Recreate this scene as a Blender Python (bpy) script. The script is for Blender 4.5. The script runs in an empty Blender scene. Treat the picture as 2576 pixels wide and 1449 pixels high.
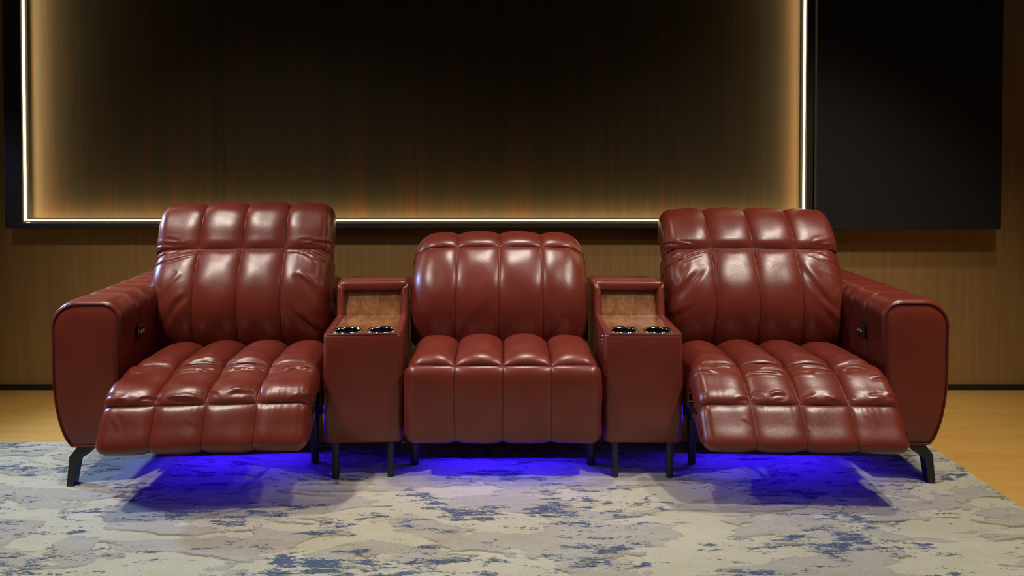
import bpy, bmesh, math, random
import numpy as np
from mathutils import Vector, Matrix

# ------------------------------------------------------------------ camera
scene = bpy.context.scene
col = scene.collection
F_PX, W_PX, H_PX = 1900.0, 2576.0, 1449.0
TILT = math.radians(1.0)
PPX, PPY = 1265.0, 436.0            # where the optical axis meets the picture
cam_d = bpy.data.cameras.new('camera')
cam_d.sensor_width = 36.0
cam_d.lens = 36.0 * F_PX / W_PX
cam_d.shift_x = (W_PX / 2 - PPX) / W_PX
cam_d.shift_y = -(H_PX / 2 - PPY) / W_PX
cam_d.clip_start = 0.05
cam = bpy.data.objects.new('camera', cam_d)
col.objects.link(cam)
cam.location = (0, 0, 1.125)
cam.rotation_euler = (math.radians(90) - TILT, 0, 0)
scene.camera = cam

scene.view_settings.view_transform = 'Standard'
scene.view_settings.look = 'None'
scene.view_settings.gamma = 1.0
scene.view_settings.exposure = 0.0
scene.view_settings.use_curve_mapping = False

# ------------------------------------------------------------------ world and room lights
world = bpy.data.worlds.new('world')
scene.world = world
world.use_nodes = True
world.node_tree.nodes['Background'].inputs[0].default_value = (0.9, 0.85, 0.8, 1)
world.node_tree.nodes['Background'].inputs[1].default_value = 0.025


def spot(name, loc, target, energy, color, size=70, blend=0.6, radius=0.05):
    d = bpy.data.lights.new(name, 'SPOT')
    d.energy = energy
    d.color = color
    d.spot_size = math.radians(size)
    d.spot_blend = blend
    d.shadow_soft_size = radius
    o = bpy.data.objects.new(name, d)
    col.objects.link(o)
    o.location = loc
    o.rotation_euler = (Vector(target) - Vector(loc)).to_track_quat('-Z', 'Y').to_euler()
    return o


WARMW = (1.0, 0.92, 0.80)
spot('ceiling_spot_right_over', (1.75, 2.35, 2.8), (1.5, 2.4, 0.0), 125, WARMW, 90, 1.0)
spot('ceiling_spot_right_mid', (1.5, 1.6, 2.8), (1.15, 2.6, 0.45), 165, WARMW, 80, 1.0, 0.06)
spot('ceiling_spot_middle_over', (0.05, 2.72, 2.8), (0.0, 2.85, 0.0), 120, WARMW, 50, 1.0)
spot('ceiling_spot_left_over', (-1.5, 2.35, 2.8), (-1.35, 2.25, 0.0), 125, WARMW, 76, 1.0)
spot('ceiling_spot_left_mid', (-1.8, 1.6, 2.8), (-1.1, 2.6, 0.45), 185, WARMW, 80, 1.0, 0.06)
spot('ceiling_spot_right_front', (1.7, 0.8, 2.8), (0.85, 2.6, 0.3), 24, WARMW, 75, 1.0, 0.06)
spot('ceiling_spot_left_back', (-1.9, -0.2, 2.8), (-0.7, 2.6, 0.3), 16, WARMW, 62, 1.0, 0.06)
spot('studio_lamp_right_of_camera', (0.85, -0.35, 1.35), (0.1, 2.6, 0.3), 2, WARMW, 70, 1.0, 0.06)
spot('cool_spot_left', (-3.6, 3.42, 1.8), (-1.6, 2.98, 0.52), 380, (0.34, 0.56, 1.0), 42, 0.7, 0.10)

# ------------------------------------------------------------------ materials
MATS = {}


def new_mat(name):
    m = bpy.data.materials.new(name)
    m.use_nodes = True
    nt = m.node_tree
    b = nt.nodes['Principled BSDF']
    MATS[name] = m
    return m, nt, b


def N(nt, t, **kw):
    n = nt.nodes.new(t)
    for k, v in kw.items():
        if k in n.inputs:
            n.inputs[k].default_value = v
        else:
            setattr(n, k, v)
    return n


def coords(nt, scale, kind='Object'):
    tc = N(nt, 'ShaderNodeTexCoord')
    mp = N(nt, 'ShaderNodeMapping')
    mp.inputs['Scale'].default_value = scale
    nt.links.new(tc.outputs[kind], mp.inputs['Vector'])
    return mp.outputs['Vector']


def noise(nt, vec, scale, detail=4, rough=0.55, dist=0.0):
    n = N(nt, 'ShaderNodeTexNoise')
    n.inputs['Scale'].default_value = scale
    n.inputs['Detail'].default_value = detail
    n.inputs['Roughness'].default_value = rough
    n.inputs['Distortion'].default_value = dist
    nt.links.new(vec, n.inputs['Vector'])
    return n.outputs['Fac']


def ramp(nt, fac, stops, interp='LINEAR'):
    r = N(nt, 'ShaderNodeValToRGB')
    r.color_ramp.interpolation = interp
    e = r.color_ramp.elements
    while len(e) < len(stops):
        e.new(0.5)
    for el, (p, c) in zip(e, stops):
        el.position = p
        el.color = (*c, 1) if len(c) == 3 else c
    nt.links.new(fac, r.inputs['Fac'])
    return r.outputs['Color']


def mix(nt, fac, a, b, mode='MIX'):
    m = N(nt, 'ShaderNodeMix')
    m.data_type = 'RGBA'
    m.blend_type = mode
    for sock, val in ((m.inputs[0], fac), (m.inputs[6], a), (m.inputs[7], b)):
        if hasattr(val, 'is_output'):
            nt.links.new(val, sock)
        elif isinstance(val, (int, float)):
            sock.default_value = val
        else:
            sock.default_value = (*val, 1)
    return m.outputs[2]


def math_n(nt, op, a, b=None):
    m = N(nt, 'ShaderNodeMath')
    m.operation = op
    for i, val in enumerate((a, b)):
        if val is None:
            continue
        if hasattr(val, 'is_output'):
            nt.links.new(val, m.inputs[i])
        else:
            m.inputs[i].default_value = val
    return m.outputs[0]


def bump(nt, b, height, strength, distance):
    n = N(nt, 'ShaderNodeBump')
    n.inputs['Strength'].default_value = strength
    n.inputs['Distance'].default_value = distance
    nt.links.new(height, n.inputs['Height'])
    nt.links.new(n.outputs['Normal'], b.inputs['Normal'])


def make_leather(name, c0, c1):
    m, nt, b = new_mat(name)
    v = coords(nt, (1, 1, 1))
    f = noise(nt, v, 9, 5)
    c = ramp(nt, f, [(0.3, c0), (0.7, c1)])
    nt.links.new(c, b.inputs['Base Color'])
    b.inputs['Roughness'].default_value = 0.325
    b.inputs['Specular IOR Level'].default_value = 0.55
    vo = N(nt, 'ShaderNodeTexVoronoi')
    vo.inputs['Scale'].default_value = 420
    nt.links.new(v, vo.inputs['Vector'])
    f2 = noise(nt, v, 60, 3)
    h = math_n(nt, 'ADD', math_n(nt, 'MULTIPLY', vo.outputs['Distance'], 0.35), f2)
    bump(nt, b, h, 0.25, 0.0012)
    return m


LEATHER = make_leather('red_leather', (0.134, 0.0190, 0.0116), (0.162, 0.0250, 0.0150))
PIPING = make_leather('red_leather_piping', (0.085, 0.010, 0.007), (0.10, 0.012, 0.008))
SEAM = make_leather('seam_thread', (0.035, 0.005, 0.004), (0.05, 0.007, 0.005))


def simple(name, color, rough, metal=0.0, spec=0.5, coat=0.0):
    m, nt, b = new_mat(name)
    v = coords(nt, (1, 1, 1))
    f = noise(nt, v, 30, 3)
    c = ramp(nt, f, [(0.25, tuple(x * 0.88 for x in color)), (0.75, tuple(min(1, x * 1.1) for x in color))])
    nt.links.new(c, b.inputs['Base Color'])
    b.inputs['Roughness'].default_value = rough
    b.inputs['Metallic'].default_value = metal
    b.inputs['Specular IOR Level'].default_value = spec
    b.inputs['Coat Weight'].default_value = coat
    b.inputs['Coat Roughness'].default_value = 0.08
    return m


BLACKMETAL = simple('black_metal', (0.012, 0.012, 0.013), 0.45)
CHROME = simple('chrome', (0.75, 0.74, 0.72), 0.08, 1.0)
DARKCUP = simple('dark_steel_cup', (0.10, 0.10, 0.10), 0.18, 1.0)
BRASS = simple('brass', (0.62, 0.40, 0.12), 0.35, 1.0)
BLACKCLOTH = simple('black_underside', (0.010, 0.010, 0.011), 0.8)
BLACKPANEL = simple('black_panel', (0.017, 0.0135, 0.0115), 0.6, 0.0, 0.25)
FRAMEBLACK = simple('black_frame', (0.026, 0.020, 0.013), 0.5, 0.0, 0.3)
BASEBLACK = simple('black_skirting', (0.008, 0.008, 0.008), 0.5)


def make_wood(name, stops, scale, rough, coat=0.0, warp=0.6, nscale=6, fine=0.25, spec=0.5):
    m, nt, b = new_mat(name)
    v = coords(nt, scale)
    f = noise(nt, v, nscale, 6, 0.6, warp)
    g = noise(nt, v, nscale * 6, 3, 0.6, 0.1)
    f = math_n(nt, 'ADD', math_n(nt, 'MULTIPLY', f, 1 - fine), math_n(nt, 'MULTIPLY', g, fine))
    c = ramp(nt, f, stops)
    nt.links.new(c, b.inputs['Base Color'])
    b.inputs['Roughness'].default_value = rough
    b.inputs['Coat Weight'].default_value = coat
    b.inputs['Coat Roughness'].default_value = 0.18
    b.inputs['Specular IOR Level'].default_value = spec
    bump(nt, b, f, 0.15, 0.001)
    return m


WALLWOOD = make_wood('wall_veneer', [(0.3, (0.24, 0.132, 0.044)), (0.5, (0.295, 0.166, 0.058)), (0.7, (0.35, 0.203, 0.076))],
                     (22, 22, 0.55), 0.45, warp=0.2, nscale=2.2, fine=0.45, spec=0.3)
PANELWOOD = make_wood('dark_panel_veneer', [(0.30, (0.014, 0.0085, 0.0028)), (0.52, (0.020, 0.0128, 0.0042)), (0.585, (0.033, 0.0118, 0.0026)), (0.66, (0.019, 0.0125, 0.0045))],
                      (16, 16, 0.35), 0.6, warp=0.15, nscale=1.6, fine=0.3, spec=0.15)
WALNUT = make_wood('walnut', [(0.30, (0.085, 0.028, 0.010)), (0.5, (0.23, 0.085, 0.031)), (0.66, (0.34, 0.155, 0.068))],
                   (3.0, 1.2, 1.6), 0.30, coat=0.6, warp=1.2, nscale=6, fine=0.3)
FLOORWOOD = make_wood('floor_wood', [(0.3, (0.50, 0.27, 0.062)), (0.5, (0.56, 0.305, 0.072)), (0.7, (0.62, 0.35, 0.09))],
                      (0.8, 6, 6), 0.33, coat=0.15, warp=0.4, nscale=3, fine=0.3)


def emit(name, color, strength):
    m, nt, b = new_mat(name)
    b.inputs['Base Color'].default_value = (*color, 1)
    b.inputs['Emission Color'].default_value = (*color, 1)
    b.inputs['Emission Strength'].default_value = strength
    return m


BLUE_LED = emit('blue_led', (0.028, 0.006, 1.0), 110)
WARM_LED = emit('warm_led', (1.0, 0.82, 0.40), 6)
ADDED_GLOW = emit('added_hidden_glow', (1.0, 0.76, 0.36), 50)  # unseen emitter, added to throw the glow across the recessed veneer


def make_rug():
    m, nt, b = new_mat('rug_pile')
    v = coords(nt, (1, 1, 1))
    vs = coords(nt, (1.0, 2.7, 1.0))
    fine = noise(nt, v, 260, 2, 0.7)
    # cream ground with greyer lakes, carved, the edge shadow painted in dark along their near side
    lake = noise(nt, vs, 2.6, 5, 0.58, 0.6)
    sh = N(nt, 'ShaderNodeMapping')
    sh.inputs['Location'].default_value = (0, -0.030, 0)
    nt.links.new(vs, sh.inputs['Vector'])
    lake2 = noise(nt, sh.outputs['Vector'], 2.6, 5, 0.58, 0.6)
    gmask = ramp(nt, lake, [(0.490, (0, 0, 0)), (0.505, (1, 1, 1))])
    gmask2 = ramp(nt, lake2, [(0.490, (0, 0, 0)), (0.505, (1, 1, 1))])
    cream = ramp(nt, noise(nt, vs, 6, 4, 0.6), [(0.3, (0.40, 0.375, 0.250)), (0.7, (0.455, 0.430, 0.305))])
    grey = ramp(nt, noise(nt, vs, 9, 4, 0.65), [(0.3, (0.305, 0.285, 0.218)), (0.7, (0.375, 0.352, 0.270))])
    fleck = ramp(nt, noise(nt, vs, 75, 3, 0.7), [(0.60, (1, 1, 1)), (0.70, (0.62, 0.60, 0.62))])
    grey = mix(nt, 1.0, grey, fleck, 'MULTIPLY')
    ground = mix(nt, gmask, cream, grey)
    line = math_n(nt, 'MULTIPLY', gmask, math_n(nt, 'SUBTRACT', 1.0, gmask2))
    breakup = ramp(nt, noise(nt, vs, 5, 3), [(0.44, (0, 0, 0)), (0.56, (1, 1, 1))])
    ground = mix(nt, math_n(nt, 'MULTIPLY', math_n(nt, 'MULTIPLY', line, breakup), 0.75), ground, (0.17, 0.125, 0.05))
    # blue dashes gathered in drifts
    drift = noise(nt, vs, 2.4, 5, 0.6, 0.6)
    dash_v = coords(nt, (11.0, 36.0, 1.0))
    dash = noise(nt, dash_v, 1.0, 5, 0.68, 0.5)
    dust = noise(nt, vs, 70, 3, 0.75, 0.2)
    d = math_n(nt, 'ADD', math_n(nt, 'MULTIPLY', drift, 0.48), math_n(nt, 'MULTIPLY', dash, 0.52))
    d = math_n(nt, 'ADD', d, math_n(nt, 'MULTIPLY', math_n(nt, 'SUBTRACT', dust, 0.5), 0.27))
    bluemask = ramp(nt, d, [(0.547, (0, 0, 0)), (0.564, (1, 1, 1))])
    bluecol = ramp(nt, noise(nt, v, 90, 2), [(0.35, (0.018, 0.036, 0.070)), (0.65, (0.052, 0.086, 0.135))])
    c = mix(nt, math_n(nt, 'MULTIPLY', bluemask, 0.92), ground, bluecol)
    c = mix(nt, 1.0, c, ramp(nt, fine, [(0.3, (0.78, 0.78, 0.78)), (0.7, (1.1, 1.1, 1.1))]), 'MULTIPLY')
    nt.links.new(c, b.inputs['Base Color'])
    b.inputs['Roughness'].default_value = 0.95
    b.inputs['Specular IOR Level'].default_value = 0.1
    b.inputs['Sheen Weight'].default_value = 0.15
    relief = math_n(nt, 'ADD', math_n(nt, 'MULTIPLY', fine, 0.35), gmask)
    bump(nt, b, relief, 0.6, 0.006)
    return m


RUG = make_rug()

# ------------------------------------------------------------------ mesh helpers


def link_mesh(name, verts, faces, mat, parent=None, smooth=True):
    me = bpy.data.meshes.new(name)
    me.from_pydata([tuple(v) for v in verts], [], faces)
    me.update()
    if smooth:
        me.polygons.foreach_set('use_smooth', [True] * len(me.polygons))
    me.materials.append(mat)
    o = bpy.data.objects.new(name, me)
    col.objects.link(o)
    if parent is not None:
        o.parent = parent
    return o


def bm_obj(name, bm, mat, parent=None, smooth=False):
    bmesh.ops.recalc_face_normals(bm, faces=bm.faces)
    me = bpy.data.meshes.new(name)
    bm.to_mesh(me)
    bm.free()
    if smooth:
        me.polygons.foreach_set('use_smooth', [True] * len(me.polygons))
    me.materials.append(mat)
    o = bpy.data.objects.new(name, me)
    col.objects.link(o)
    if parent is not None:
        o.parent = parent
    return o


def box_bm(x0, x1, y0, y1, z0, z1, bev=0.0, seg=2):
    bm = bmesh.new()
    bmesh.ops.create_cube(bm, size=1)
    for v in bm.verts:
        v.co = ((x0 + x1) / 2 + v.co.x * (x1 - x0), (y0 + y1) / 2 + v.co.y * (y1 - y0), (z0 + z1) / 2 + v.co.z * (z1 - z0))
    if bev > 0:
        bmesh.ops.bevel(bm, geom=list(bm.edges), offset=bev, segments=seg, profile=0.5, affect='EDGES')
    return bm


def box(name, x0, x1, y0, y1, z0, z1, mat, parent=None, bev=0.0, seg=2, smooth=False):
    return bm_obj(name, box_bm(x0, x1, y0, y1, z0, z1, bev, seg), mat, parent, smooth)


def empty(name, loc, rz=0.0):
    o = bpy.data.objects.new(name, None)
    o.empty_display_size = 0.1
    col.objects.link(o)
    o.location = loc
    o.rotation_euler = (0, 0, rz)
    return o


def tag(o, label=None, cat=None, group=None, kind=None):
    if label:
        o['label'] = label
    if cat:
        o['category'] = cat
    if group:
        o['group'] = group
    if kind:
        o['kind'] = kind
    return o


def tube_data(P, r, seg=8, closed=False):
    P = np.asarray(P, float)
    n = len(P)
    T = np.zeros_like(P)
    if closed:
        T = np.roll(P, -1, 0) - np.roll(P, 1, 0)
    else:
        T[1:-1] = P[2:] - P[:-2]
        T[0] = P[1] - P[0]
        T[-1] = P[-1] - P[-2]
    T /= np.linalg.norm(T, axis=1)[:, None] + 1e-12
    up = np.array([0.31, 0.52, 0.79])
    A = np.cross(T, up)
    A = A / (np.linalg.norm(A, axis=1)[:, None] + 1e-9)
    B = np.cross(T, A)
    ang = np.linspace(0, 2 * np.pi, seg, endpoint=False)
    V = (P[:, None, :] + r * (np.cos(ang)[None, :, None] * A[:, None, :] + np.sin(ang)[None, :, None] * B[:, None, :])).reshape(-1, 3)
    faces = []
    for i in range(n if closed else n - 1):
        j = (i + 1) % n
        for k in range(seg):
            l = (k + 1) % seg
            faces.append((i * seg + k, i * seg + l, j * seg + l, j * seg + k))
    if not closed:
        faces.append(tuple(range(seg - 1, -1, -1)))
        faces.append(tuple((n - 1) * seg + k for k in range(seg)))
    return V, faces


def join_data(parts):
    V, F, o = [], [], 0
    for v, f in parts:
        V.append(np.asarray(v))
        F += [tuple(i + o for i in t) for t in f]
        o += len(v)
    return np.concatenate(V), F


def cyl(name, x, y, z0, z1, r, mat, parent, r2=None, seg=24):
    bm = bmesh.new()
    bmesh.ops.create_cone(bm, cap_ends=True, segments=seg, radius1=r if r2 is None else r2, radius2=r, depth=z1 - z0)
    bmesh.ops.translate(bm, verts=bm.verts, vec=(x, y, (z0 + z1) / 2))
    return bm_obj(name, bm, mat, parent, False)


def prism(name, poly, axis, a, b, mat, parent=None, bev=0.0):
    """poly: list of 2D points; axis 'y' -> poly in XZ, axis 'x' -> poly in YZ."""
    bm = bmesh.new()
    mk = (lambda p, t: (p[0], t, p[1])) if axis == 'y' else (lambda p, t: (t, p[0], p[1]))
    v0 = [bm.verts.new(mk(p, a)) for p in poly]
    v1 = [bm.verts.new(mk(p, b)) for p in poly]
    bm.faces.new(v0)
    bm.faces.new(v1[::-1])
    for i in range(len(poly)):
        j = (i + 1) % len(poly)
        bm.faces.new((v0[i], v0[j], v1[j], v1[i]))
    if bev > 0:
        bmesh.ops.bevel(bm, geom=list(bm.edges), offset=bev, segments=2, profile=0.5, affect='EDGES')
    return bm_obj(name, bm, mat, parent, False)


# ------------------------------------------------------------------ upholstery
SUB = 14


class Profile:
    """smooth side profile (y, z) through control points; rows are slices between control indices"""

    def __init__(self, pts):
        P = np.array(pts, float)
        Q = np.vstack([2 * P[0] - P[1], P, 2 * P[-1] - P[-2]])
        out = []
        for i in range(len(P) - 1):
            p0, p1, p2, p3 = Q[i], Q[i + 1], Q[i + 2], Q[i + 3]
            # centripetal-ish: scale tangents by the neighbouring lengths
            l0, l1, l2 = (np.linalg.norm(p1 - p0), np.linalg.norm(p2 - p1), np.linalg.norm(p3 - p2))
            m1 = (p2 - p0) / (l0 + l1) * l1
            m2 = (p3 - p1) / (l1 + l2) * l1
            for k in range(SUB):
                t = k / SUB
                h00 = 2 * t ** 3 - 3 * t ** 2 + 1
                h10 = t ** 3 - 2 * t ** 2 + t
                h01 = -2 * t ** 3 + 3 * t ** 2
                h11 = t ** 3 - t ** 2
                out.append(h00 * p1 + h10 * m1 + h01 * p2 + h11 * m2)
        out.append(P[-1])
        self.C = np.array(out)
        T = np.gradient(self.C, axis=0)
        T /= np.linalg.norm(T, axis=1)[:, None]
        self.Nn = np.stack([-T[:, 1], T[:, 0]], 1)
        d = np.linalg.norm(np.diff(self.C, axis=0), axis=1)
        self.s = np.concatenate([[0], np.cumsum(d)])

    def at(self, s):
        c = np.stack([np.interp(s, self.s, self.C[:, k]) for k in (0, 1)], 1)
        n = np.stack([np.interp(s, self.s, self.Nn[:, k]) for k in (0, 1)], 1)
        n /= np.linalg.norm(n, axis=1)[:, None]
        return c, n

    def smark(self, idx):
        return self.s[idx * SUB]


def roundover(d, R):
    q = np.clip(d / R, 0, 1)
    return np.sqrt(np.clip(1 - (1 - q) ** 2, 0, 1))


def fold(X, S, x0, s0, x1, s1, w, a, curve=0.0):
    """a crease: ridge beside valley along a bent segment, fading at its ends"""
    dx, ds = x1 - x0, s1 - s0
    L = math.hypot(dx, ds) + 1e-9
    ux, us = dx / L, ds / L
    t = ((X - x0) * ux + (S - s0) * us) / L
    q = (-(X - x0) * us + (S - s0) * ux)
    q = q - curve * 4 * t * (1 - t)
    env = np.clip(1 - np.abs(2 * t - 1) ** 3, 0, 1)
    env = np.where((t > 0) & (t < 1), env, 0)
    k = q / w
    return a * env * (k * np.exp(-k * k / 2) * 1.65)


def cosspace(a, b, n):
    k = np.linspace(0, np.pi, n)
    return a + (b - a) * (1 - np.cos(k)) / 2


def cross_columns(W, r, T, ncol, nflat, rn=None):
    """columns of the cross-section: x, n, ox, on, distance to nearest lengthwise seam"""
    rn = rn or r
    cols = []
    edges = np.linspace(-W, W, ncol + 1)
    for c in range(ncol):
        a, b = edges[c], edges[c + 1]
        if 0 < c < ncol - 1:
            x = cosspace(a, b, nflat)
            z = np.zeros_like(x)
            cols.append((x, z, z, z + 1, np.minimum(x - a, b - x), (a, b)))
        else:
            seam = b if c == 0 else a
            sg = -1 if c == 0 else 1
            k = np.linspace(0, 1, nflat - 6)
            xf = seam + (sg * (W - r) - seam) * (k ** 1.6)
            ang = np.linspace(0, math.pi / 2, 10)[1:]
            xa = sg * (W - r + r * np.sin(ang))
            na = -rn + rn * np.cos(ang)
            ns = np.linspace(-rn, -T, 6)[1:] if T > rn else np.array([])
            x = np.concatenate([xf, xa, np.full(len(ns), sg * W)])
            n = np.concatenate([np.zeros(len(xf)), na, ns])
            ox = np.concatenate([np.zeros(len(xf)), sg * np.sin(ang), np.full(len(ns), sg)])
            on = np.concatenate([np.ones(len(xf)), np.cos(ang), np.zeros(len(ns))])
            dist = np.concatenate([np.abs(xf - seam), np.full(len(xa) + len(ns), 9.0)])
            o = (x, n, ox, on, dist, (a, b))
            if sg < 0:
                o = tuple(q[::-1] for q in o[:5]) + ((a, b),)
            cols.append(o)
    return cols


def cushion(part, prof, i0, i1, W, r, T, A, RU, pin=(1, 1), RV=0.05, nv=40, nflat=30, crown=0.0, wfun=None,
            folds=None, pucker=(0, 0), seed=0, rn=None, ncol=4, name='leather_panel', mat=None, seams=True, sidekeep=0.7, endseam=False):
    s0, s1 = prof.smark(i0), prof.smark(i1)
    S = cosspace(s0, s1, nv)
    C, Nn = prof.at(S)
    rng = np.random.RandomState(seed)
    ph = rng.rand(6) * 6.28
    sS = (S - s0) / (s1 - s0)
    bv = 1 - pin[0] * (1 - roundover(S - s0, RV))
    bv = bv * (1 - pin[1] * (1 - roundover(s1 - S, RV)))
    wv = np.ones_like(S) if wfun is None else wfun(sS)
    objs = []
    lastrow = []
    for ci, (x, n, ox, on, dist, (a, b)) in enumerate(cross_columns(W, r, T, ncol, nflat, rn)):
        bu = roundover(dist, RU)
        X = np.broadcast_to(x[None, :], (len(S), len(x)))
        SS = np.broadcast_to((S - s0)[:, None], X.shape)
        side = np.clip(np.abs(ox), 0, 1)[None, :]
        bve = bv[:, None] + (1 - bv[:, None]) * side * sidekeep
        d = A * bu[None, :] * bve
        mask = (0.15 + 0.85 * roundover(dist, 0.03))[None, :] * (roundover(S - s0, 0.012) * roundover(s1 - S, 0.012))[:, None]
        extra = np.zeros_like(d)
        for f in (folds or []):
            extra += fold(X, SS, *f)
        for end, amp in enumerate(pucker):
            if amp:
                dd = (SS if end == 0 else (s1 - s0) - SS)
                wob = np.sin(X * 150 + ph[0] + 9 * np.sin(X * 23 + ph[1])) * 0.6 + np.sin(X * 83 + ph[2] + ci) * 0.5
                extra += amp * wob * np.exp(-dd / 0.022)
        # gentle hand-made unevenness
        extra += 0.0012 * np.sin(X * 31 + ph[3] + ci * 2) * np.sin(SS * 37 + ph[4] + ci)
        d = d + extra * mask
        cr = crown * (np.abs(X) / W) ** 3
        xx = X * wv[:, None] + ox[None, :] * d * min(1.0, 0.012 / A)
        nn = n[None, :] + on[None, :] * d - cr
        V = np.stack([xx, C[:, 0][:, None] + Nn[:, 0][:, None] * nn, C[:, 1][:, None] + Nn[:, 1][:, None] * nn], -1).reshape(-1, 3)
        m = len(x)
        faces = [(i * m + j, i * m + j + 1, (i + 1) * m + j + 1, (i + 1) * m + j) for i in range(len(S) - 1) for j in range(m - 1)]
        o = link_mesh(name, V, faces, mat or LEATHER, part)
        objs.append(o)
        lastrow.append(V.reshape(len(S), m, 3)[-1])
    if endseam:
        P = np.concatenate([q if k == 0 else q[1:] for k, q in enumerate(lastrow)])
        keep = np.concatenate([[True], np.linalg.norm(np.diff(P, axis=0), axis=1) > 1e-4])
        v, f = tube_data(P[keep], 0.0021, 6)
        link_mesh('cross_seam', v, f, SEAM, part)
    if seams:
        for xs in np.linspace(-W, W, ncol + 1)[1:-1]:
            cr = crown * (abs(xs) / W) ** 3
            P = np.stack([xs * wv, C[:, 0] + Nn[:, 0] * (0.0015 - cr), C[:, 1] + Nn[:, 1] * (0.0015 - cr)], -1)
            v, f = tube_data(P, 0.0020, 6)
            link_mesh('stitched_seam', v, f, PIPING, part)
    return objs


def core(name, prof, i0, i1, W, T, inset, parent, mat=None):
    """padded body under the leather: the profile pushed inwards, closed at a straight back"""
    C = prof.C[i0 * SUB:i1 * SUB + 1:4]
    Nn = prof.Nn[i0 * SUB:i1 * SUB + 1:4]
    front = C - Nn * inset
    back = C - Nn * T
    m = len(C)
    V, Fc = [], []
    for sx in (-1, 1):
        for p in front:
            V.append((sx * (W - inset), p[0], p[1]))
        for p in back:
            V.append((sx * (W - inset), p[0], p[1]))
    o = 2 * m
    for i in range(m - 1):
        Fc.append((i, i + 1, o + i + 1, o + i))
        Fc.append((m + i, o + m + i, o + m + i + 1, m + i + 1))
        Fc.append((i, m + i, m + i + 1, i + 1))
        Fc.append((o + i, o + i + 1, o + m + i + 1, o + m + i))
    Fc.append((0, o, o + m, m))
    Fc.append((m - 1, 2 * m - 1, o + 2 * m - 1, o + m - 1))
    return link_mesh(name, V, Fc, mat or PIPING, parent, False)


# ------------------------------------------------------------------ the setting
WALL_Y = 3.72
box('wall_back', -4.2, 4.2, WALL_Y, WALL_Y + 0.1, -0.01, 2.9, WALLWOOD)
tag(bpy.data.objects['wall_back'], 'brown vertical-grained wood veneer wall behind the seats', 'wall', kind='structure')
box('baseboard_back', -4.2, 4.2, WALL_Y - 0.012, WALL_Y - 0.0005, -0.01, 0.016, BASEBLACK)
tag(bpy.data.objects['baseboard_back'], 'thin black skirting strip along the foot of the wood wall', 'baseboard', kind='structure')

fl = box('floor', -4.2, 4.2, -0.6, WALL_Y, -0.06, -0.022, simple('screed', (0.05, 0.04, 0.03), 0.9))
tag(fl, 'glossy honey-coloured wooden floor around the rug', 'floor', kind='structure')
board_edges = [-0.6, 0.0, 0.62, 1.24, 1.86, 2.49, 3.12, WALL_Y]
bl_mesh = {}
for yi in range(len(board_edges) - 1):
    y0, y1 = board_edges[yi], board_edges[yi + 1]
    off = 0.0 if yi % 2 else 1.05
    xs = [-4.2, -2.1 - off * 0.5, off - 0.2, 2.3 + off * 0.7, 4.2]
    for xi in range(4):
        o = box('floor_board', xs[xi] + 0.0008, xs[xi + 1] - 0.0008, y0 + 0.0008, y1 - 0.0008, -0.022, -0.010, FLOORWOOD, fl, 0.0008, 1)

# feature panel on the wall
PB, PT = 0.798, 2.75          # bottom, top
fp = empty('feature_panel', (0, WALL_Y, 0))
tag(fp, 'large dark recessed veneer panel with black frame on the wood wall', 'wall panel')
SL, SR, SB = -2.297, 1.446, 0.835     # light strip positions
D1 = 0.095                              # frame depth off the wall
# inner dark veneer, recessed: boards side by side
bx = np.linspace(SL - 0.0099, SR + 0.0099, 5)
for k in range(4):
    box('veneer_board', bx[k] + 0.0004, bx[k + 1] - 0.0004, -0.022, -0.001, SB - 0.0118, PT, PANELWOOD, fp)
box('frame_rail', -2.394, 1.490, -D1, -0.001, PB, SB - 0.012, FRAMEBLACK, fp, 0.002, 1)
box('frame_stile', -2.394, SL - 0.010, -D1, -0.001, SB - 0.0125, PT, FRAMEBLACK, fp, 0.002, 1)
box('frame_stile', SR + 0.010, 1.490, -D1, -0.001, SB - 0.0125, PT, FRAMEBLACK, fp, 0.002, 1)

ls = empty('light_strip', (0, WALL_Y, 0))
tag(ls, 'glowing warm light strip edging the dark wall panel in a U shape', 'strip light')
LD = D1 - 0.004
box('light_bar', SL - 0.004, SL + 0.003, -LD - 0.004, -LD + 0.006, SB - 0.004, PT, WARM_LED, ls)
box('light_bar', SR - 0.003, SR + 0.004, -LD - 0.004, -LD + 0.006, SB - 0.004, PT, WARM_LED, ls)
box('light_bar', SL + 0.0045, SR - 0.0045, -LD - 0.004, -LD + 0.006, SB - 0.003, SB + 0.0025, WARM_LED, ls)
box('added_glow_strip', SL - 0.0095, SL - 0.0065, -LD + 0.018, -0.045, SB - 0.006, PT, ADDED_GLOW, ls)  # unseen strips added behind the channel lip to brighten the panel edge
box('added_glow_strip', SR + 0.0065, SR + 0.0095, -LD + 0.018, -0.045, SB - 0.006, PT, ADDED_GLOW, ls)
box('added_glow_strip', SL - 0.005, SR + 0.005, -LD + 0.018, -0.045, SB - 0.0115, SB - 0.0085, ADDED_GLOW, ls)
box('profile_channel', SL - 0.0098, SL + 0.016, -LD + 0.0065, -LD + 0.016, SB - 0.010, PT, FRAMEBLACK, ls)
box('profile_channel', SR - 0.016, SR + 0.0098, -LD + 0.0065, -LD + 0.016, SB - 0.010, PT, FRAMEBLACK, ls)
box('profile_channel', SL + 0.0165, SR - 0.0165, -LD + 0.0065, -LD + 0.016, SB - 0.0115, SB + 0.010, FRAMEBLACK, ls)

bp = box('black_panel', 1.492, 2.376, WALL_Y - 0.125, WALL_Y - 0.001, PB - 0.004, PT, BLACKPANEL, None, 0.002, 1)
tag(bp, 'plain matt black panel on the wall to the right of the light strip', 'wall panel')

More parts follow.
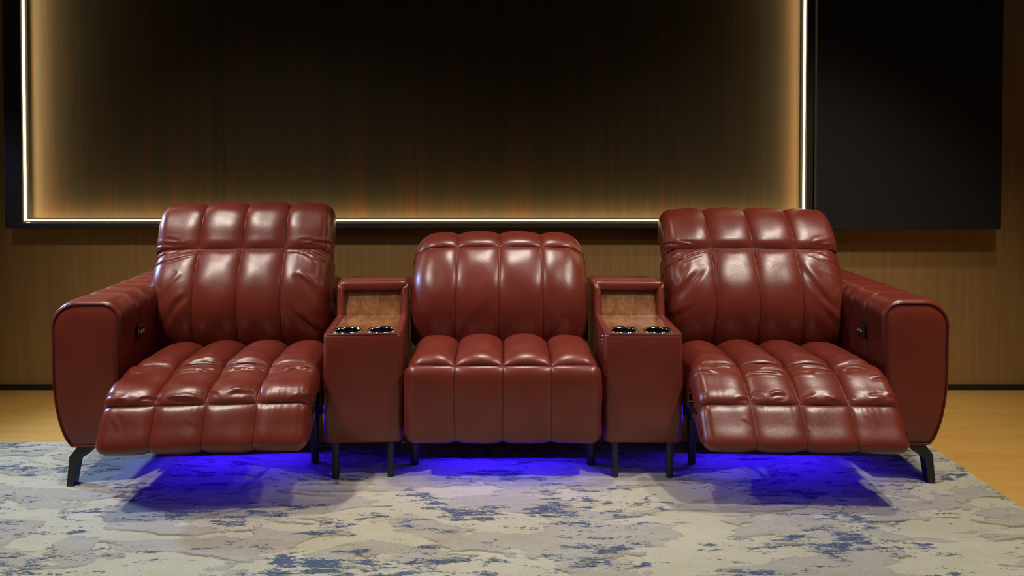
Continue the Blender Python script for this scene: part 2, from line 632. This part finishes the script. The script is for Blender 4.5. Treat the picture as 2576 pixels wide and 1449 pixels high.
# rug
rug_x0, rug_x1, rug_y0, rug_y1 = -2.35, 1.685, 0.4, 3.0
bm = box_bm(rug_x0, rug_x1, rug_y0, rug_y1, -0.0099, 0.0, 0.003, 2)
rug = bm_obj('area_rug', bm, RUG)
tag(rug, 'cream and grey area rug with blue flecks under the seats', 'rug')

# ------------------------------------------------------------------ chair pieces


def bent_leg(parent, sg, x_off, y0, y1):
    px = [(209, 1119), (188.5, 1136), (181, 1210), (198, 1210), (207, 1148), (237, 1128), (252, 1119)]
    poly = [(-sg * ((p[0] - 1265) / 720.0) + x_off, max(0.0, (1210 - p[1]) / 720.0)) for p in px]
    poly = [(a, b + (0.012 if b > 0.12 else 0)) for a, b in poly]
    return prism('leg', poly, 'y', y0, y1, BLACKMETAL, parent, 0.002)


def arm_outline(sg, xi, xo, z0=0.142, z1=0.628):
    pts = []

    def arc(cx, cz, rx, rz, a0, a1, n):
        for a in np.linspace(a0, a1, n):
            pts.append((cx + rx * math.cos(a), cz + rz * math.sin(a)))
    # drawn for the right arm: inner side is left (xi < xo), clockwise from inner bottom
    pts.append((xi, z0 + 0.02))
    for z in np.linspace(z0 + 0.06, z1 - 0.06, 10):
        pts.append((xi, z))
    arc(xi + 0.052, z1 - 0.05, 0.052, 0.05, math.pi, math.pi / 2, 10)
    arc(xo - 0.075, z1 - 0.075, 0.075, 0.075, math.pi / 2, 0, 12)
    for z in np.linspace(z1 - 0.11, 0.40, 6):
        pts.append((xo, z))
    # lower outside sweeps in
    for t in np.linspace(0, 1, 14)[1:]:
        b0, b1, b2, b3 = np.array((xo, 0.40)), np.array((xo, 0.27)), np.array((xo - 0.025, 0.175)), np.array((xo - 0.058, z0))
        p = (1 - t) ** 3 * b0 + 3 * (1 - t) ** 2 * t * b1 + 3 * (1 - t) * t * t * b2 + t ** 3 * b3
        pts.append(tuple(p))
    for x in np.linspace(xo - 0.075, xi + 0.02, 5):
        pts.append((x, z0))
    P = np.array(pts)
    # even resample
    Q = np.vstack([P, P[:1]])
    d = np.concatenate([[0], np.cumsum(np.linalg.norm(np.diff(Q, axis=0), axis=1))])
    s = np.linspace(0, d[-1], 121)[:-1]
    R = np.stack([np.interp(s, d, Q[:, 0]), np.interp(s, d, Q[:, 1])], 1)
    T = np.roll(R, -1, 0) - np.roll(R, 1, 0)
    T /= np.linalg.norm(T, axis=1)[:, None]
    Nn = np.stack([-T[:, 1], T[:, 0]], 1)      # outward for this direction
    R[:, 0] *= sg
    Nn[:, 0] *= sg
    return R, Nn


def armrest(parent, sg, xi, xo, ylen, seams, taper):
    R, Nn = arm_outline(sg, xi, xo)
    m = len(R)
    cen = R.mean(0)
    # padded core
    part_y = [0.012, ylen - 0.01]
    V = [((p - n * 0.012)[0] + sg * taper * (y / ylen), y, (p - n * 0.012)[1]) for y in part_y for p, n in zip(R, Nn)]
    Fc = [(j, (j + 1) % m, m + (j + 1) % m, m + j) for j in range(m)] + [tuple(range(m)), tuple(range(2 * m - 1, m - 1, -1))]
    arm = link_mesh('armrest', V, Fc, PIPING, parent, False)
    ys = [0.0] + list(seams) + [ylen]
    for k in range(len(ys) - 1):
        a, b = ys[k], ys[k + 1]
        yy = cosspace(a, b, 18)
        if k == 0:
            bu = 0.2 + 0.8 * roundover(yy - a, 0.03)
            bu = bu * roundover(b - yy, 0.055)
        else:
            bu = roundover(yy - a, 0.055) * roundover(b - yy, 0.055)
        V = []
        top = np.clip((R[:, 1] - 0.25) / 0.3, 0.25, 1)
        for y, q in zip(yy, bu):
            d = 0.016 * q * top
            sh = sg * taper * (y / ylen) * np.clip((-Nn[:, 0] * sg), 0, 1)
            for j in range(m):
                V.append((R[j, 0] + Nn[j, 0] * d[j] + sh[j], y, R[j, 1] + Nn[j, 1] * d[j]))
        Fc = [(i * m + j, i * m + (j + 1) % m, (i + 1) * m + (j + 1) % m, (i + 1) * m + j) for i in range(len(yy) - 1) for j in range(m)]
        link_mesh('leather_panel', V, Fc, LEATHER, arm)
    # domed front panel
    V, Fc = [], []
    rings = 10
    for k in range(rings):
        t = k / (rings - 1)
        sc = 1 - 0.80 * t
        dome = -0.010 * math.sqrt(max(0, 1 - (1 - min(1, t * 3)) ** 2)) + 0.004
        for p, n in zip(R, Nn):
            q = cen + (p + n * 0.001 - cen) * sc
            V.append((q[0], dome, q[1]))
    for k in range(rings - 1):
        for j in range(m):
            Fc.append((k * m + j, k * m + (j + 1) % m, (k + 1) * m + (j + 1) % m, (k + 1) * m + j) if sg < 0 else (k * m + j, (k + 1) * m + j, (k + 1) * m + (j + 1) % m, k * m + (j + 1) % m))
    Fc.append(tuple((rings - 1) * m + j for j in range(m - 1, -1, -1)))
    fpn = link_mesh('front_panel', V, Fc, LEATHER, arm)
    bm = bmesh.new()
    bm.from_mesh(fpn.data)
    bmesh.ops.recalc_face_normals(bm, faces=bm.faces)
    bm.to_mesh(fpn.data)
    bm.free()
    P = [(p[0] + n[0] * 0.002, 0.001, p[1] + n[1] * 0.002) for p, n in zip(R, Nn)]
    v, f = tube_data(P, 0.0036, 6, True)
    link_mesh('piping', v, f, PIPING, arm)
    # control switch on the inner face
    yc, zc = 0.165, 0.497
    xs = sg * (xi - 0.012)
    x_in = xs - sg * 0.004
    sw = box('control_switch', min(xs + sg * 0.012, x_in), max(xs + sg * 0.012, x_in), yc - 0.027, yc + 0.027, zc - 0.024, zc + 0.024, BLACKMETAL, arm, 0.002, 1)
    fr = []
    for ya, yb, za, zb in ((-.028, .028, .0205, .0245), (-.028, .028, -.0245, -.0205), (-.028, -.0245, -.0245, .0245), (.0245, .028, -.0245, .0245)):
        xx0, xx1 = sorted((x_in, x_in - sg * 0.002))
        b_ = box_bm(xx0, xx1, yc + ya, yc + yb, zc + za, zc + zb)
        b_.verts.ensure_lookup_table()
        fr.append((np.array([v_.co[:] for v_ in b_.verts]), [tuple(v_.index for v_ in f_.verts) for f_ in b_.faces]))
        b_.free()
    v, f = join_data(fr)
    link_mesh('bezel', v, f, CHROME, sw, False)
    for k, (dy, dz) in enumerate(((-0.010, 0.002), (0.010, 0.002))):
        bm = bmesh.new()
        bmesh.ops.create_uvsphere(bm, u_segments=14, v_segments=8, radius=0.0075)
        bmesh.ops.translate(bm, verts=bm.verts, vec=(x_in - sg * 0.002, yc + dy, zc + dz))
        bm_obj('knob', bm, CHROME, sw, True)
    return arm


def straight_leg(parent, x, y, h, r=0.0165):
    return cyl('leg', x, y, 0.0, h, r, BLACKMETAL, parent, r * 0.86)


def led(parent, x0, x1, y, z):
    h = box('light_housing', x0 - 0.01, x1 + 0.01, y + 0.006, y + 0.02, z - 0.055, z + 0.07, BLACKCLOTH, parent)
    s = box('blue_light_bar', x0, x1, y - 0.002, y + 0.005, z - 0.006, z + 0.004, BLUE_LED, h)
    return h


def rand_folds(seed, n, xr, sr, ang, L, w, a, curve=0.0):
    rnd = random.Random(seed)
    out = []
    for _ in range(n):
        x, s = rnd.uniform(*xr), rnd.uniform(*sr)
        th = math.radians(rnd.uniform(*ang))
        l = rnd.uniform(*L)
        out.append((x - math.cos(th) * l / 2, s - math.sin(th) * l / 2, x + math.cos(th) * l / 2, s + math.sin(th) * l / 2,
                    rnd.uniform(*w), rnd.uniform(*a) * rnd.choice((1, 1, -1)), rnd.uniform(-curve, curve) + curve * 0.6))
    return out


def recliner(name, loc, rz, sg, seam2, bottom, seed, arm_x, back_dx, head_drop):
    """end recliner, footrest raised; sg = side of its armrest (+1 right, -1 left)"""
    root = empty(name, loc, rz)
    WB, WS = 0.341, 0.318
    hd = head_drop
    # ---- back
    bp_ = Profile([(0.420, 0.36), (0.378, 0.44), (0.357, 0.53), (0.372, 0.62), (0.414, 0.70), (0.462, 0.762),
                   (0.478, 0.80), (0.502 + hd * 0.6, 0.86 - hd * 0.5), (0.540 + hd, 0.912 - hd), (0.590 + hd, 0.930 - hd),
                   (0.635 + hd, 0.905 - hd), (0.648 + hd, 0.84 - hd), (0.640 + hd, 0.76)])
    back = core('backrest', bp_, 0, 5, WB, 0.15, 0.02, root)
    back.location.x = back_dx
    fo = []
    for side in (-1, 1):
        # fine creases fanning out from the outer ends of the headrest seam
        fo += rand_folds(seed + side, 7, (side * 0.29 - 0.05, side * 0.29 + 0.05), (0.375, 0.435), (-20 * side - 10, -20 * side + 10), (0.08, 0.16), (0.0035, 0.006), (0.0012, 0.0030), 0.006)
        # long soft drags towards the seat
        fo += rand_folds(seed + 7 + side, 4, (side * 0.27 - 0.05, side * 0.27 + 0.05), (0.12, 0.30), (-50 * side - 12, -50 * side + 12), (0.14, 0.24), (0.009, 0.014), (0.0014, 0.0032), 0.012)
    cushion(back, bp_, 0, 5, WB, 0.055, 0.17, 0.015, 0.062, pin=(0, 1), RV=0.040, nv=120, nflat=46, folds=fo, seed=seed, pucker=(0, 0.0008),
            crown=0.012, endseam=True, wfun=lambda s: 1 + 0.045 * np.clip(1 - s / 0.55, 0, 1) ** 1.5)
    head = core('headrest', bp_, 5, 12, WB, 0.075, 0.02, root)
    head.location.x = back_dx
    fh = []
    for side in (-1, 1):
        fh += rand_folds(seed + 31 + side, 4, (side * 0.31 - 0.04, side * 0.31 + 0.04), (0.006, 0.045), (-10, 10), (0.07, 0.13), (0.0035, 0.006), (0.0008, 0.002), 0.006)
    cushion(head, bp_, 5, 12, WB + 0.002, 0.034, 0.10, 0.016, 0.064, pin=(1, 0), RV=0.042, nv=90, nflat=42, folds=fh, seed=seed + 1, pucker=(0.0007, 0),
            crown=0.012)
    # ---- seat and footrest on one running profile (front to back)
    by, bz = bottom
    sy, sz = seam2
    my, mz = (by + sy) / 2, (bz + sz) / 2
    sp = Profile([(by + 0.16, bz + 0.035), (by + 0.06, bz + 0.004), (by + 0.012, bz + 0.008), (by - 0.004, bz + 0.028), (my - 0.008, mz + 0.010), (sy, sz),
                  (sy + 0.05, sz + 0.036), (-0.065, 0.383), (-0.015, 0.399), (0.08, 0.397), (0.20, 0.394), (0.30, 0.384), (0.37, 0.350)])
    foot = core('footrest', sp, 0, 8, WS, 0.055, 0.012, root)
    cushion(foot, sp, 0, 5, WS, 0.028, 0.055, 0.010, 0.050, pin=(0, 0.9), RV=0.03, nv=80, nflat=36, seed=seed + 2, pucker=(0, 0.0009), rn=0.030, endseam=True, sidekeep=0.1,
            folds=rand_folds(seed + 3, 4, (-0.33, 0.33), (0.22, 0.27), (-80, -40), (0.03, 0.06), (0.005, 0.008), (0.0006, 0.0014)))
    ff = rand_folds(seed + 5, 12, (-0.33, 0.33), (0.004, 0.03), (-12, 12), (0.04, 0.10), (0.004, 0.007), (0.0012, 0.003), 0.006)
    L1 = sp.smark(8) - sp.smark(5)
    ff += rand_folds(seed + 6, 20, (-0.33, 0.33), (L1 - 0.070, L1 - 0.006), (-5, 5), (0.07, 0.15), (0.0035, 0.0065), (0.0012, 0.0032), 0.012)
    cushion(foot, sp, 5, 8, WS, 0.028, 0.055, 0.024, 0.078, rn=0.030, sidekeep=0.1, pin=(0.9, 0.25), RV=0.045, nv=120, nflat=42, folds=ff, seed=seed + 4, pucker=(0.0010, 0.0005), endseam=True)
    seat = core('seat', sp, 8, 12, WS, 0.12, 0.02, root)
    fs = rand_folds(seed + 8, 12, (-0.33, 0.33), (0.0, 0.06), (-5, 5), (0.06, 0.14), (0.004, 0.008), (0.001, 0.0026), 0.010)
    cushion(seat, sp, 8, 12, WS - 0.001, 0.06, 0.13, 0.044, 0.084, pin=(0.5, 0), RV=0.06, nv=90, nflat=42, crown=0.014, folds=fs, seed=seed + 9)
    # ---- armrest, base, legs
    armrest(root, sg, arm_x[0], arm_x[1], 0.84, (0.165, 0.285, 0.40, 0.515, 0.63, 0.74), 0.028)
    x0, x1 = sorted((-sg * 0.305, sg * 0.345))
    base = box('base_frame', x0, x1, 0.20, 0.78, 0.16, 0.245, BLACKCLOTH, root, 0.004, 1)
    rear = box('rear_body', x0, x1, 0.52, 0.80, 0.2455, 0.60, PIPING, root, 0.03, 3, True)
    bent_leg(root, sg, -sg * abs(loc[0]) + 0.0, 0.005, 0.045)
    bent_leg(root, sg, -sg * abs(loc[0]) + 0.0, 0.74, 0.78)
    straight_leg(root, -sg * 0.283, 0.155, 0.25)
    straight_leg(root, -sg * 0.283, 0.72, 0.165)
    box('side_rail', min(-sg * 0.300, -sg * 0.268), max(-sg * 0.300, -sg * 0.268), 0.12, 0.56, 0.20, 0.235, BLACKMETAL, root)
    # ---- footrest linkage
    for s_ in (-1, 1):
        xl = s_ * 0.292
        mech = []
        mech.append(tube_data([(xl, 0.22, 0.24), (xl, 0.05, 0.30), (xl, sy + 0.08, sz - 0.045)], 0.007, 6))
        mech.append(tube_data([(xl + 0.012, 0.22, 0.31), (xl + 0.012, 0.04, 0.22), (xl + 0.012, sy + 0.06, sz - 0.075)], 0.007, 6))
        v, f = join_data(mech)
        lk = link_mesh('footrest_linkage', v, f, BLACKMETAL, root)
        for (py, pz) in ((0.05, 0.30), (0.04, 0.22), (0.10, 0.285), (0.11, 0.25)):
            bm = bmesh.new()
            bmesh.ops.create_cone(bm, cap_ends=True, segments=12, radius1=0.008, radius2=0.008, depth=0.03)
            bmesh.ops.rotate(bm, verts=bm.verts, cent=(0, 0, 0), matrix=Matrix.Rotation(math.pi / 2, 3, 'Y'))
            bmesh.ops.translate(bm, verts=bm.verts, vec=(xl, py, pz))
            bm_obj('pivot_pin', bm, BRASS, lk)
    led(root, -0.27, 0.27, 0.235, 0.125)
    return root


Y0 = 2.62
RX = 0.972
left = recliner('recliner', (-0.970, Y0, 0), math.radians(4.5), -1, (-0.205, 0.337), (-0.258, 0.200), 11, (0.360, 0.570), -0.056, 0.0)
tag(left, 'dark red leather recliner with raised footrest and armrest on its left end', 'recliner', 'red leather recliners in the row')
right = recliner('recliner', (0.978, Y0, 0), math.radians(-2.0), 1, (-0.158, 0.320), (-0.228, 0.190), 47, (0.352, 0.558), 0.026, 0.024)
tag(right, 'dark red leather recliner with raised footrest and armrest on its right end', 'recliner', 'red leather recliners in the row')

# ------------------------------------------------------------------ middle seat
mid = empty('recliner', (0.0, Y0, 0), 0)
tag(mid, 'armless dark red leather seat with closed footrest between the two consoles', 'recliner', 'red leather recliners in the row')
mb = Profile([(0.395, 0.36), (0.357, 0.44), (0.338, 0.53), (0.350, 0.62), (0.396, 0.70), (0.462, 0.768),
              (0.505, 0.797), (0.565, 0.807), (0.625, 0.780), (0.650, 0.70), (0.655, 0.55)])
mback = core('backrest', mb, 0, 10, 0.318, 0.09, 0.03, mid)
mback.location.x = -0.014
cushion(mback, mb, 0, 5, 0.346, 0.085, 0.14, 0.013, 0.055, pin=(0, 0.75), RV=0.03, nv=90, nflat=42, endseam=True, seed=70, crown=0.015,
        wfun=lambda s: 1.0 - 0.012 * s ** 6 + 0.015 * np.clip(1 - s / 0.55, 0, 1) ** 1.5, rn=0.075,
        folds=rand_folds(71, 4, (-0.33, 0.33), (0.05, 0.2), (50, 120), (0.1, 0.2), (0.012, 0.02), (0.001, 0.002)))
cushion(mback, mb, 5, 10, 0.346, 0.085, 0.14, 0.018, 0.075, pin=(0.75, 0), RV=0.03, nv=60, nflat=42, seed=72, crown=0.015, rn=0.075,
        wfun=lambda s: np.full_like(s, 0.988))
ms = Profile([(0.06, 0.142), (0.022, 0.140), (0.004, 0.155), (-0.004, 0.20), (-0.010, 0.30), (-0.006, 0.375), (0.010, 0.402), (0.06, 0.413), (0.16, 0.420), (0.26, 0.419), (0.33, 0.392), (0.38, 0.352)])
mseat = core('seat', ms, 0, 11, 0.325, 0.05, 0.02, mid)
cushion(mseat, ms, 0, 6, 0.337, 0.030, 0.06, 0.012, 0.075, pin=(0, 0.55), RV=0.03, nv=80, nflat=36, endseam=True, seed=73, rn=0.035, name='front_leather_panel')
cushion(mseat, ms, 6, 11, 0.337, 0.06, 0.09, 0.042, 0.086, pin=(0.80, 0), RV=0.06, nv=76, nflat=34, seed=74, crown=0.014)
box('base_frame', -0.32, 0.32, 0.20, 0.78, 0.15, 0.345, BLACKCLOTH, mid, 0.004, 1)
box('rear_body', -0.347, 0.335, 0.50, 0.78, 0.3455, 0.64, PIPING, mid, 0.02, 3, True)
for lx in (-0.326, 0.326):
    straight_leg(mid, lx, 0.156, 0.16)
    straight_leg(mid, lx, 0.72, 0.16)
    box('side_rail', lx - 0.012, lx + 0.012, 0.12, 0.56, 0.1605, 0.19, BLACKMETAL, mid)
for sx in (-1, 1):  # unseen boards added to keep the blue light from leaking up the sides
    a_, b_ = sorted((sx * 0.318, sx * 0.306))
    box('leak_blocker', a_, b_, 0.03, 0.199, 0.15, 0.36, BLACKCLOTH, mid)
led(mid, -0.27, 0.27, 0.20, 0.125)

# ------------------------------------------------------------------ consoles


def rrect(x0, x1, y0, y1, r, n=6):
    pts = []
    for cx, cy, a0 in ((x1 - r, y1 - r, 0), (x0 + r, y1 - r, 90), (x0 + r, y0 + r, 180), (x1 - r, y0 + r, 270)):
        for k in range(n + 1):
            a = math.radians(a0 + 90 * k / n)
            pts.append((cx + r * math.cos(a), cy + r * math.sin(a)))
    return pts


def console(loc, rz, label, screw_side):
    root = empty('console', loc, rz)
    tag(root, label, 'console', 'consoles between the seats')
    HW, ZB, ZT, DEP = 0.1385, 0.125, 0.514, 0.72
    TY = 0.345                     # tray length
    # leather body: walls with rounded edges and a rim, open on top
    levels = [(0.012, ZB), (0.003, ZB + 0.004), (0.0, ZB + 0.012), (-0.002, 0.22), (-0.003, 0.33), (0.0, 0.44), (0.0, ZT - 0.012), (0.0025, ZT - 0.004), (0.010, ZT), (0.026, ZT), (0.0285, ZT - 0.003), (0.029, ZT - 0.02)]
    V, Fc = [], []
    m = None
    for ins, z in levels:
        fi = ins if z < ZT - 0.001 and ins < 0.02 else min(ins, 0.013)
        P = rrect(-HW + ins, HW - ins, 0 + fi, DEP - ins, max(0.004, 0.022 - ins * 0.6))
        m = len(P)
        V += [(p[0], p[1], z) for p in P]
    for i in range(len(levels) - 1):
        for j in range(m):
            k = (j + 1) % m
            Fc.append((i * m + j, i * m + k, (i + 1) * m + k, (i + 1) * m + j))
    Fc.append(tuple(range(m - 1, -1, -1)))
    body = link_mesh('body', V, Fc, LEATHER, root)
    P = [(p[0], p[1], ZT - 0.003) for p in rrect(-HW + 0.0035, HW - 0.0035, 0.0035, DEP - 0.0035, 0.02)]
    v, f = tube_data(P, 0.0028, 6, True)
    link_mesh('piping', v, f, PIPING, body)
    # walnut tray with two cup holes
    bm = bmesh.new()
    tz = ZT - 0.004
    cups = [(-0.061, 0.070), (0.061, 0.070)]
    edges = []
    outer = [bm.verts.new((x, y, tz)) for x, y in rrect(-HW + 0.0275, HW - 0.0275, 0.0125, TY + 0.006, 0.006, 3)]
    for i in range(len(outer)):
        edges.append(bm.edges.new((outer[i], outer[(i + 1) % len(outer)])))
    for cx, cy in cups:
        ring = [bm.verts.new((cx + 0.047 * math.cos(a), cy + 0.047 * math.sin(a), tz)) for a in np.linspace(0, 2 * math.pi, 40, endpoint=False)]
        for i in range(40):
            edges.append(bm.edges.new((ring[i], ring[(i + 1) % 40])))
    bmesh.ops.triangle_fill(bm, use_beauty=True, use_dissolve=False, edges=edges)
    tray = bm_obj('walnut_tray', bm, WALNUT, root)
    if tray.data.polygons and tray.data.polygons[0].normal.z < 0:
        tray.data.flip_normals()
    # cup holders
    lathe = [(0.0, -0.062), (0.036, -0.062), (0.041, -0.058), (0.0435, -0.01), (0.0445, 0.0), (0.047, 0.0045), (0.0505, 0.0055), (0.0535, 0.0035), (0.0545, -0.0005), (0.0465, -0.0008)]
    for cx, cy in cups:
        for nm, sl, mt in (('cup_holder', lathe[:5], DARKCUP), ('chrome_rim', lathe[4:], CHROME)):
            V, Fc = [], []
            n = 48
            for r_, z_ in sl:
                for a in np.linspace(0, 2 * math.pi, n, endpoint=False):
                    V.append((cx + max(r_, 0.0005) * math.cos(a), cy + max(r_, 0.0005) * math.sin(a), tz + z_))
            for i in range(len(sl) - 1):
                for j in range(n):
                    k = (j + 1) % n
                    Fc.append((i * n + j, i * n + k, (i + 1) * n + k, (i + 1) * n + j))
            if nm == 'cup_holder':
                Fc.append(tuple(range(n)))
                cup = link_mesh(nm, V, Fc, mt, root)
            else:
                link_mesh(nm, V, Fc, mt, cup)
    # niche in walnut behind the tray
    nz0, nz1 = ZT - 0.0035, 0.618
    prism('niche_back', [(TY + 0.004, nz0), (TY + 0.014, nz0), (TY + 0.056, nz1), (TY + 0.044, nz1)], 'x', -HW + 0.02, HW - 0.02, WALNUT, root)
    box('niche_side', -HW + 0.014, -HW + 0.0195, TY + 0.004, TY + 0.056, nz0, nz1, WALNUT, root)
    box('niche_side', HW - 0.0195, HW - 0.014, TY + 0.004, TY + 0.056, nz0, nz1, WALNUT, root)
    # padded frame around the niche: two posts and a top roll, mitred
    yA, yB = TY - 0.012, TY + 0.12
    zt = 0.640
    for s_ in (-1, 1):
        # post: rounded bar, mitred at the top
        xo, xi = s_ * (HW + 0.001), s_ * (HW - 0.029)
        V, Fc = [], []
        secs = 9
        ringn = None
        for k in range(secs):
            t = k / (secs - 1)
            P = rrect(min(xo, xi), max(xo, xi), yA + 0.022 * t - 0.010 * (1 - t) ** 2, yB, 0.0135, 5)
            ringn = len(P)
            for x, y in P:
                # mitre: outer side ends higher than the inner side
                frac = (abs(x) - abs(xi)) / (abs(xo) - abs(xi))
                ztop = zt - 0.034 + 0.028 * frac
                V.append((x, y, (ZT - 0.006) + (ztop - ZT + 0.006) * t))
        for i in range(secs - 1):
            for j in range(ringn):
                k = (j + 1) % ringn
                Fc.append((i * ringn + j, i * ringn + k, (i + 1) * ringn + k, (i + 1) * ringn + j))
        Fc.append(tuple((secs - 1) * ringn + j for j in range(ringn)))
        link_mesh('padded_post', V, Fc, LEATHER, root)
    V, Fc = [], []
    secs = 21
    P2 = rrect(yA + 0.022, yB, zt - 0.036, zt + 0.004, 0.0165, 6)   # (y, z) section
    ringn = len(P2)
    for k in range(secs):
        t = -1 + 2 * k / (secs - 1)
        for y, z in P2:
            frac = (z - (zt - 0.036)) / 0.040
            half = (HW - 0.029) + 0.030 * frac
            dz = -0.012 * max(0.0, (abs(t) - 0.86) / 0.14) ** 2 * frac
            V.append((t * half, y, z + dz))
    for i in range(secs - 1):
        for j in range(ringn):
            k = (j + 1) % ringn
            Fc.append((i * ringn + j, i * ringn + k, (i + 1) * ringn + k, (i + 1) * ringn + j))
    Fc.append(tuple(range(ringn)))
    Fc.append(tuple((secs - 1) * ringn + j for j in range(ringn)))
    link_mesh('padded_top_roll', V, Fc, LEATHER, root)
    box('rear_cover', -HW + 0.004, HW - 0.004, TY + 0.062, DEP - 0.01, ZT - 0.004, 0.612, LEATHER, root, 0.012, 3, True)
    for x in (-0.098, 0.096):
        for y in (0.022, DEP - 0.05):
            cyl('leg', x, y, 0.0, ZB + 0.004, 0.0138, BLACKMETAL, root, 0.0125)
    for k in range(3):
        bm = bmesh.new()
        bmesh.ops.create_uvsphere(bm, u_segments=10, v_segments=6, radius=0.0028)
        bmesh.ops.translate(bm, verts=bm.verts, vec=(screw_side * (HW + 0.002), 0.045, 0.497 - 0.013 * k))
        bm_obj('screw', bm, CHROME, body, True)
    return root


console((-0.493, 2.645, 0), math.radians(4.0), 'leather console with walnut tray and two cup holders, left of the middle seat', 1)
console((0.4965, 2.645, 0), math.radians(-1.0), 'leather console with walnut tray and two cup holders, right of the middle seat', -1)
